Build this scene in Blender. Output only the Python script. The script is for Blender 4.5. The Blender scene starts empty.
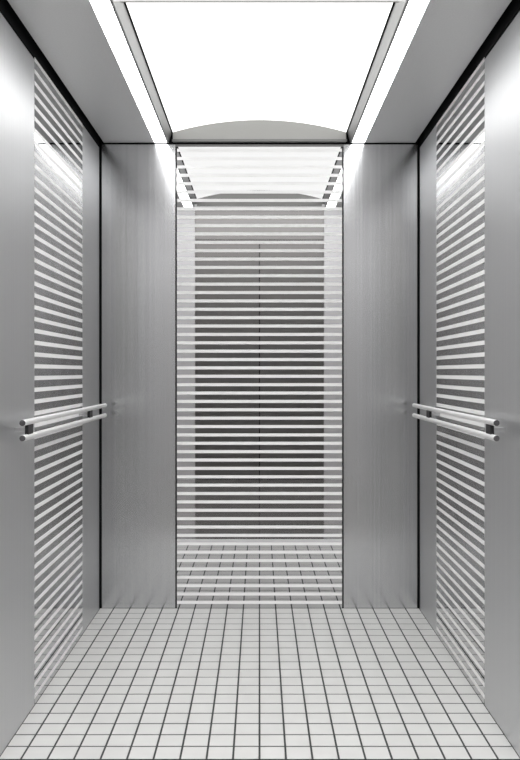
import bpy, bmesh, math

# ------------------------------------------------------------------ units
U = 0.005065            # one unit = one photograph pixel at the rear wall
EYE = 236.3 * U         # eye height 1.20 m, floor at z = 0
D = 785 * U             # rear wall to camera 3.976 m
CEIL = 229 * U + EYE    # 2.35 m
C = bpy.context.scene.collection
def H(h): return EYE + h * U


# ------------------------------------------------------------------ materials
def new_mat(name):
    m = bpy.data.materials.new(name); m.use_nodes = True
    return m, m.node_tree.nodes, m.node_tree.links, m.node_tree.nodes['Principled BSDF']

def plain(name, col, rough=0.5, metal=0.0, noise=0.0, nscale=40, spec=0.5):
    m, N, L, b = new_mat(name)
    b.inputs['Base Color'].default_value = (*col, 1)
    b.inputs['Roughness'].default_value = rough
    b.inputs['Metallic'].default_value = metal
    b.inputs['Specular IOR Level'].default_value = spec
    if noise:
        tc = N.new('ShaderNodeTexCoord'); nz = N.new('ShaderNodeTexNoise')
        nz.inputs['Scale'].default_value = nscale; nz.inputs['Detail'].default_value = 4
        L.new(tc.outputs['Object'], nz.inputs['Vector'])
        mr = N.new('ShaderNodeMapRange')
        mr.inputs['From Min'].default_value = .3; mr.inputs['From Max'].default_value = .7
        mr.inputs['To Min'].default_value = 1 - noise; mr.inputs['To Max'].default_value = 1 + noise
        L.new(nz.outputs['Fac'], mr.inputs['Value'])
        vm = N.new('ShaderNodeVectorMath'); vm.operation = 'SCALE'
        vm.inputs[0].default_value = col
        L.new(mr.outputs['Result'], vm.inputs['Scale'])
        L.new(vm.outputs['Vector'], b.inputs['Base Color'])
    return m

def brushed(name, col, rough, stretch, var=0.05, bump=0.02, metal=1.0):
    """brushed stainless steel; stretch = texture scale per axis (small along the grain)"""
    m, N, L, b = new_mat(name)
    tc = N.new('ShaderNodeTexCoord'); mp = N.new('ShaderNodeMapping')
    mp.inputs['Scale'].default_value = stretch
    L.new(tc.outputs['Object'], mp.inputs['Vector'])
    nz = N.new('ShaderNodeTexNoise'); nz.inputs['Scale'].default_value = 1; nz.inputs['Detail'].default_value = 5
    L.new(mp.outputs['Vector'], nz.inputs['Vector'])
    mr = N.new('ShaderNodeMapRange')
    mr.inputs['From Min'].default_value = .25; mr.inputs['From Max'].default_value = .75
    mr.inputs['To Min'].default_value = 1 - var; mr.inputs['To Max'].default_value = 1 + var
    L.new(nz.outputs['Fac'], mr.inputs['Value'])
    vm = N.new('ShaderNodeVectorMath'); vm.operation = 'SCALE'; vm.inputs[0].default_value = col
    L.new(mr.outputs['Result'], vm.inputs['Scale'])
    L.new(vm.outputs['Vector'], b.inputs['Base Color'])
    mr2 = N.new('ShaderNodeMapRange')
    mr2.inputs['From Min'].default_value = .25; mr2.inputs['From Max'].default_value = .75
    mr2.inputs['To Min'].default_value = rough * .97; mr2.inputs['To Max'].default_value = rough * 1.03
    L.new(nz.outputs['Fac'], mr2.inputs['Value'])
    L.new(mr2.outputs['Result'], b.inputs['Roughness'])
    b.inputs['Metallic'].default_value = metal
    if bump:
        bp = N.new('ShaderNodeBump'); bp.inputs['Strength'].default_value = bump
        bp.inputs['Distance'].default_value = .001
        L.new(nz.outputs['Fac'], bp.inputs['Height']); L.new(bp.outputs['Normal'], b.inputs['Normal'])
    return m

def glow(name, col, strength):
    m, N, L, b = new_mat(name)
    b.inputs['Base Color'].default_value = (.8, .8, .8, 1)
    b.inputs['Roughness'].default_value = .6
    b.inputs['Emission Color'].default_value = (*col, 1)
    b.inputs['Emission Strength'].default_value = strength
    return m

STEEL   = brushed('brushed_steel', (.62, .625, .635), .37, (150, 150, .5), .04, 0, .92)
BSTEEL  = brushed('fine_brushed_steel', (.60, .605, .615), .20, (95, 95, .22), .10, 0, .90)
CSTEEL  = brushed('ceiling_steel', (.85, .855, .86), .42, (160, 160, 160), .03, 0, .6)
DSTEEL  = brushed('door_steel', (.215, .21, .206), .36, (200, 200, 2.5), .06, .02, .9)
JSTEEL  = brushed('jamb_steel', (.62, .62, .63), .5, (200, 200, 2.5), .03, .0, .5)
MIRROR  = plain('mirror_glass', (.58, .58, .585), .015, 1.0)
SMIRROR = plain('side_mirror_glass', (.56, .56, .565), .03, 1.0)
FROST   = plain('frosted_white', (.97, .97, .97), .45, 0, .01, 60)
BLACK   = plain('black_recess', (.006, .006, .007), .7, 0, spec=.1)
SEAM    = plain('dark_seam', (.02, .022, .022), .5, .2, spec=.3)
GREYTR  = plain('grey_trim', (.20, .20, .20), .4, .6)
TILE    = plain('pale_tile', (.64, .64, .63), .30, 0, .035, 9)
GROUT   = plain('dark_grout', (.055, .06, .06), .8)
TRIM    = plain('aluminium_trim', (.42, .42, .42), .42, .8)
PLATE   = plain('end_plate_grey', (.40, .40, .388), .55, .3)
WHITE   = glow('border_added_glow', (1, 1, 1), .45)  # no lamp: emission stands in for light on the front ceiling border
RAIL    = plain('satin_rail', (.95, .95, .95), .34, .5)
CAP     = plain('rail_cap', (.16, .16, .165), .4, .9)
RUBBER  = plain('black_bracket', (.012, .012, .014), .45, 0)
SILL    = brushed('sill_metal', (.07, .065, .075), .45, (3, 300, 300), .05, .02)
STONE   = plain('lobby_stone', (.42, .41, .40), .6, 0, .08, 6)
LFLOOR  = plain('lobby_polished_floor', (.62, .61, .60), .06, .85, .03, 5)
LCEIL   = plain('lobby_ceiling_paint', (.75, .75, .74), .7)
STRIPL  = glow('strip_diffuser', (1, 1, 1), 6.8)
DOMEL   = glow('vault_diffuser', (1, 1, .985), 1.18)
LOBL    = glow('lobby_fill_glow', (1, .995, .99), 5.8)  # glow of the added fill panel, no known source


# ------------------------------------------------------------------ mesh helpers
def box(bm, x0, x1, y0, y1, z0, z1, mi=0, bev=0):
    x0, x1 = sorted((x0, x1)); y0, y1 = sorted((y0, y1)); z0, z1 = sorted((z0, z1))
    v = [bm.verts.new(p) for p in ((x0,y0,z0),(x1,y0,z0),(x1,y1,z0),(x0,y1,z0),
                                   (x0,y0,z1),(x1,y0,z1),(x1,y1,z1),(x0,y1,z1))]
    fs = [bm.faces.new([v[i] for i in q]) for q in
          ((3,2,1,0),(4,5,6,7),(0,1,5,4),(1,2,6,5),(2,3,7,6),(3,0,4,7))]
    if bev:
        es = list({e for f in fs for e in f.edges})
        r = bmesh.ops.bevel(bm, geom=es, offset=bev, segments=2, affect='EDGES', profile=.5)
        fs = list({f for f in fs if f.is_valid} | set(r['faces']))
    for f in fs: f.material_index = mi

def prism_y(bm, pts, y0, y1, mi=0):
    """extrude an XZ outline along y"""
    a = [bm.verts.new((x, y0, z)) for x, z in pts]
    b = [bm.verts.new((x, y1, z)) for x, z in pts]
    n = len(pts)
    fs = [bm.faces.new(a), bm.faces.new(b[::-1])]
    for i in range(n):
        j = (i + 1) % n
        fs.append(bm.faces.new((a[i], b[i], b[j], a[j])))
    for f in fs: f.material_index = mi

def rod_y(bm, x, z, y0, y1, r, seg=32, bev=.0012):
    """round bar along y with a small chamfer on both rims"""
    rings = [(y0, r - bev), (y0 + bev, r), (y1 - bev, r), (y1, r - bev)]
    vs = []
    for y, rr in rings:
        vs.append([bm.verts.new((x + rr*math.cos(2*math.pi*i/seg), y, z + rr*math.sin(2*math.pi*i/seg))) for i in range(seg)])
    for a, b in zip(vs, vs[1:]):
        for i in range(seg):
            j = (i + 1) % seg
            bm.faces.new((a[i], a[j], b[j], b[i]))
    bm.faces.new(vs[0]); bm.faces.new(vs[-1][::-1])

def obj(name, bm, mats, parent=None, smooth=False):
    bmesh.ops.recalc_face_normals(bm, faces=bm.faces)
    me = bpy.data.meshes.new(name); bm.to_mesh(me); bm.free()
    if not isinstance(mats, (list, tuple)): mats = [mats]
    for m in mats: me.materials.append(m)
    if smooth:
        for p in me.polygons: p.use_smooth = len(p.vertices) <= 4
        me.set_sharp_from_angle(angle=math.radians(35))
    o = bpy.data.objects.new(name, me); C.objects.link(o)
    if parent: o.parent = parent
    return o

def boxes(name, lst, mats, parent=None, bev=0):
    bm = bmesh.new()
    for b in lst: box(bm, *b, bev=bev)
    return obj(name, bm, mats, parent)

def struct(o, label=None):
    o['kind'] = 'structure'
    if label: o['label'] = label
    return o

def thing(name, label, cat, group=None, loc=(0, 0, 0)):
    o = bpy.data.objects.new(name, None); C.objects.link(o); o.location = loc
    o.empty_display_size = .1
    o['label'] = label; o['category'] = cat
    if group: o['group'] = group
    return o

def tag(o, label, cat, group=None):
    o['label'] = label; o['category'] = cat
    if group: o['group'] = group
    return o


# ------------------------------------------------------------------ car dimensions
WX = 159.5 * U                    # inner face of side walls
YF = -1.60                        # front end of the car walls
P = .004                          # panel thickness proud of the black carcass
ROW = D * .02048                   # tile pitch in depth
YT = -19 * ROW                    # last grout line, where the tiles stop

# ------------------------------------------------------------------ floor
bm = bmesh.new()
g = .0042
box(bm, -WX - P, WX + P, YT, P, -.03, -.0012, 1)
colw = 16.2 * U
xs = [-WX] + [k * colw for k in range(-9, 10)] + [WX]
for i in range(len(xs) - 1):
    for r in range(19):
        a = xs[i] + (.003 if i else .001); b = xs[i+1] - (.003 if i < len(xs) - 2 else .001)
        y1 = -r * ROW - (.0037 if r else .001); y0 = -(r+1) * ROW + (.0037 if r < 18 else .0008)
        e = .0006
        lo = [bm.verts.new(p) for p in ((a,y0,-.0015),(b,y0,-.0015),(b,y1,-.0015),(a,y1,-.0015))]
        hi = [bm.verts.new(p) for p in ((a+e,y0+e,0),(b-e,y0+e,0),(b-e,y1-e,0),(a+e,y1-e,0))]
        bm.faces.new(hi)
        for q in range(4): bm.faces.new((lo[q], lo[(q+1)%4], hi[(q+1)%4], hi[q]))
struct(obj('floor', bm, [TILE, GROUT]))

bm = bmesh.new()
box(bm, -WX - .05, WX + .05, YT, YT - .014, -.03, -.004, 1)
box(bm, -WX - .05, WX + .05, YT - .014, YT - .10, -.03, 0, 0, .001)
struct(obj('trim_1', bm, [CSTEEL, SILL]))

# ------------------------------------------------------------------ rear wall
wb = struct(boxes('wall_back', [(-WX - .05, WX + .05, P, .06, -.03, CEIL + .12)], BLACK))
for s in (-1, 1):
    boxes('wall_panel', [(s*84.2*U, s*157.8*U, 0, P, .0015, H(227.6))], BSTEEL, wb, bev=.0008)
# ------------------------------------------------------------------ side walls
MY0, MY1 = -(1 - .709) * D, -(1 - .901) * D      # mirror strip in depth
TOPS = H(223.3)
for s, nm in ((-1, 'wall_left'), (1, 'wall_right')):
    w = struct(boxes(nm, [(s*(WX + P), s*(WX + .05), YF, P, -.03, CEIL + .12)], BLACK))
    for a, b in ((YF, MY0 - .0012), (MY1 + .0008, -.020)):
        boxes('wall_panel', [(s*WX, s*(WX + P), a, b, .0015, TOPS if b > -1 else H(221.4))], STEEL, w, bev=.0006)
    struct(boxes('trim_%d' % (2 if s < 0 else 3), [(s*(WX + .001), s*(WX + P), YF, -.004, TOPS + .0005, CEIL + .10)], BLACK))

# mirrors: one glass panel each, its printed white bands are faces of the same mesh
def stripes():
    return [H(4.1 - 8.374 * k) for k in range(-26, 29)]
SW = 1.52 * U
def banded(make_face, z0, z1):
    cuts = [z0]
    for z in sorted(stripes()):
        a, b = z - SW, z + SW
        if b <= z0 or a >= z1: continue
        cuts += [max(a, z0), min(b, z1)]
    cuts.append(z1)
    for i in range(len(cuts) - 1):
        if cuts[i+1] - cuts[i] > 1e-5: make_face(cuts[i], cuts[i+1], i % 2)

def mirror(axis, s, a, b, z0, z1, glass, label):
    bm = bmesh.new()
    if axis == 'back':
        box(bm, a, b, .0006, P - .0002, z0, z1, 0)
        def mf(p, q, mi):
            box(bm, a + .001, b - .001, 0 - (.0004 if mi else 0), .0005, p, q, mi)
    else:
        box(bm, s*(WX + .0006), s*(WX + P - .0002), a, b, z0, z1, 0)
        def mf(p, q, mi):
            box(bm, s*(WX - (.0004 if mi else 0)), s*(WX + .0005), a + .0005, b - .0005, p, q, mi)
    banded(mf, z0, z1)
    tag(obj('mirror_panel', bm, [glass, FROST]), label, 'mirror', 'striped mirror panels on the car walls')
mirror('back', 0, -82.6*U, 82.6*U, H(-236.0), H(225.2), MIRROR, 'wide mirror with thin white horizontal stripes in the centre of the rear wall')
mirror('side', -1, MY0, MY1, .0015, TOPS, SMIRROR, 'narrow striped mirror strip running floor to ceiling on the left wall')
mirror('side', 1, MY0, MY1, .0015, TOPS, SMIRROR, 'narrow striped mirror strip running floor to ceiling on the right wall')
# thin frame around the rear mirror
struct(boxes('trim_4', [(-84*U, 84*U, -.001, P, H(225.4), H(227.6))], GREYTR))
for n, s in ((5, -1), (6, 1)):
    struct(boxes('trim_%d' % n, [(s*82.8*U, s*84.0*U, .0008, P, .003, H(225.2))], SEAM))

# ------------------------------------------------------------------ ceiling
cl = struct(boxes('ceiling', [(-WX - .05, WX + .05, YF, .06, CEIL + .12, CEIL + .16)], BLACK))
for s in (-1, 1):
    struct(boxes('ceiling_left' if s < 0 else 'ceiling_right', [(s*104.7*U, s*155.5*U, YF, -.004, CEIL, CEIL + .02)], CSTEEL, bev=.0006))
struct(boxes('trim_10', [(-90*U, 90*U, YF, -(1 - .6206)*D - .011, CEIL, CEIL + .015)], WHITE))  # front ceiling border, its brightness painted in as glow

for s, side in ((-1, 'left'), (1, 'right')):
    t = thing('strip_light', 'long glowing white light strip set in the %s half of the ceiling' % side, 'ceiling light',
              'light strips in the ceiling', (s*98.5*U, -.8, CEIL))
    iv = (-s*98.5*U, .8, -CEIL)
    o = boxes('diffuser', [(s*92.7*U, s*104.5*U, YF + .003, -.004, CEIL - .0003, CEIL + .006)], STRIPL, t); o.location = iv
    o = boxes('housing', [(s*92.7*U, s*104.5*U, YF + .003, -.004, CEIL + .0065, CEIL + .04)], GREYTR, t); o.location = iv

# vaulted luminous panel between the strips
vy0, vy1 = -(1 - .6206)*D, -.006
v = thing('vaulted_light_panel', 'wide glowing white vaulted panel filling the middle of the ceiling', 'ceiling light', None, (0, (vy0 + vy1)/2, CEIL))
iv = (0, -(vy0 + vy1)/2, -CEIL)
N_ = 48
hc, h0, hm = 86.3, 238.6, 250.8
sag = (hm - h0); R_ = (hc*hc + sag*sag) / (2*sag)
def arch(x): return hm - R_ + math.sqrt(R_*R_ - x*x)
pts = [(-hc + 2*hc*i/N_) for i in range(N_ + 1)]
bm = bmesh.new()
low = [(x*U, H(arch(x))) for x in pts]; up = [(x*U, H(arch(x)) + .006) for x in pts][::-1]
prism_y(bm, low + up, vy0, vy1 - .012)
o = obj('diffuser', bm, DOMEL, v, smooth=True); o.location = iv
for y0, y1 in ((vy1 - .010, vy1), (vy0 - .01, vy0)):
    bm = bmesh.new()
    prism_y(bm, [(x*U, H(arch(x)) + .004) for x in pts] + [(hc*U, H(229.3)), (-hc*U, H(229.3))], y0, y1)
    o = obj('end_plate', bm, PLATE, v); o.location = iv
o = boxes('end_flange', [(-87*U, 87*U, vy1 - .016, vy1 - .0105, H(229.3), H(231.6))], GREYTR, v); o.location = iv
for s in (-1, 1):
    bm = bmesh.new()     # folded trim: flat lip, ridge, sloping face
    prism_y(bm, [(s*92.5*U, CEIL), (s*90.6*U, CEIL - .001), (s*90.2*U, CEIL + .008), (s*87.9*U, H(238.4)), (s*87.9*U, H(243)), (s*92.5*U, H(243))], vy0 - .05, -.005)
    o = obj('side_trim', bm, TRIM, v); o.location = iv
    o = boxes('seam', [(s*86.2*U, s*87.9*U, vy0, -.007, H(239.3), H(243))], BLACK, v); o.location = iv

# ------------------------------------------------------------------ handrails
def handrail(s, side):
    X = 150 * U; base = H(-37.2)
    y0, y1 = -(1 - .6325)*D, -(1 - .971)*D
    t = thing('handrail', 'double satin steel handrail with black brackets on the %s wall' % side, 'handrail',
              'double handrails on the side walls', (s*WX, (y0 + y1)/2, base))
    iv = (-s*WX, -(y0 + y1)/2, -base)
    for h in (-32.3, -42.0):
        bm = bmesh.new(); rod_y(bm, s*X, H(h), y0 + .0015, y1 - .0015, .0102)
        r = obj('rail', bm, RAIL, t, smooth=True); r.location = iv
        for ya, yb in ((y0, y0 + .0015), (y1 - .0015, y1)):
            bm = bmesh.new(); rod_y(bm, s*X, H(h), ya, yb, .0097, bev=.0004)
            c = obj('end_cap', bm, CAP, r, smooth=True); c['label'] = 'dark flat end cap'
    for zc in (.651, .885):
        yc = -(1 - zc)*D
        bm = bmesh.new()
        box(bm, s*(X - .006), s*(X + .006), yc - .028, yc + .028, H(-40.4), H(-34.0), 0, .002)    # block between the rods
        box(bm, s*(X + .005), s*(WX - .0006), yc - .010, yc + .010, H(-38.4), H(-36.2), 1, 0)    # arm to the wall
        b = obj('bracket', bm, [RUBBER, STEEL], t); b.location = iv
        b['label'] = 'black bracket'
handrail(-1, 'left'); handrail(1, 'right')

# ------------------------------------------------------------------ lobby added behind the camera; its doors stand in for mirrored car doors
K = 2.2                                   # distance ratio of the far lobby wall as mirrored
LY = -(K - 1) * D                         # its face
LX = 2.3; LZ = 3.2
yfr = YT - .103                           # lobby edge of the sill
struct(boxes('floor_lobby', [(-LX, LX, LY - .1, yfr, -.03, -.001)], LFLOOR))
struct(boxes('ceiling_lobby', [(-LX, LX, LY - .1, yfr, LZ, LZ + .05)], LCEIL))
struct(boxes('wall_front', [(s*(WX + .052), s*LX, yfr, yfr + .06, 0, LZ) for s in (-1, 1)] +
             [(-WX - .052, WX + .052, yfr, yfr + .058, CEIL + .005, LZ)], STONE))
for s, nm in ((-1, 'wall_lobby_left'), (1, 'wall_lobby_right')):
    struct(boxes(nm, [(s*LX, s*(LX + .05), LY - .1, yfr + .06, 0, LZ)], STONE))
DX = 64.6*K*U; DT = EYE + 132*K*U; CX = 118*K*U
struct(boxes('wall_lobby_rear', [(s*CX, s*LX, LY - .05, LY, 0, LZ) for s in (-1, 1)] + [(-CX, CX, LY - .1, LY - .06, 0, LZ)], STONE))
for n, s in ((7, -1), (8, 1)):
    struct(boxes('trim_%d' % n, [(s*DX, s*CX, LY - .06, LY + .01, 0, LZ)], JSTEEL))
struct(boxes('trim_9', [(-DX, DX, LY - .06, LY - .02, DT + .008, LZ)], DSTEEL))
d = struct(boxes('door_1', [(-DX, DX, LY - .058, LY - .05, 0, DT + .008)], BLACK))
for s in (-1, 1):
    boxes('door_leaf', [(s*.005, s*(DX - .001), LY - .05, LY - .03, .004, DT)], DSTEEL, d)
t = thing('lobby_fill_panel', 'broad added fill panel over the lobby, out of view, brightening the car', 'ceiling light', None, (0, -3.2, LZ))  # made-up fill light, unseen, lifts the car floor and walls
o = boxes('diffuser', [(-1.5, 1.5, -1.0, 1.0, -.012, -.004)], LOBL, t)
o = boxes('frame', [(-1.54, 1.54, -1.04, -1.001, -.02, -.001), (-1.54, 1.54, 1.001, 1.04, -.02, -.001),
                    (-1.54, -1.501, -1.0, 1.0, -.02, -.001), (1.501, 1.54, -1.0, 1.0, -.02, -.001)], TRIM, t)

# ------------------------------------------------------------------ world, camera, view
w = bpy.data.worlds.new('world'); bpy.context.scene.world = w; w.use_nodes = True
w.node_tree.nodes['Background'].inputs[0].default_value = (.5, .5, .5, 1)
w.node_tree.nodes['Background'].inputs[1].default_value = .3
cam = bpy.data.cameras.new('camera'); co = bpy.data.objects.new('camera', cam); C.objects.link(co)
co.location = (0, -D, EYE); co.rotation_euler = (math.pi/2, 0, 0)
cam.sensor_fit = 'VERTICAL'; cam.sensor_height = 24
cam.lens = 785 / 760 * 24
cam.shift_y = -8/760; cam.shift_x = .5/760
cam.clip_start = .05
bpy.context.scene.camera = co
vs = bpy.context.scene.view_settings
vs.view_transform = 'Standard'; vs.look = 'None'; vs.gamma = 1; vs.exposure = .15
vs.use_curve_mapping = False
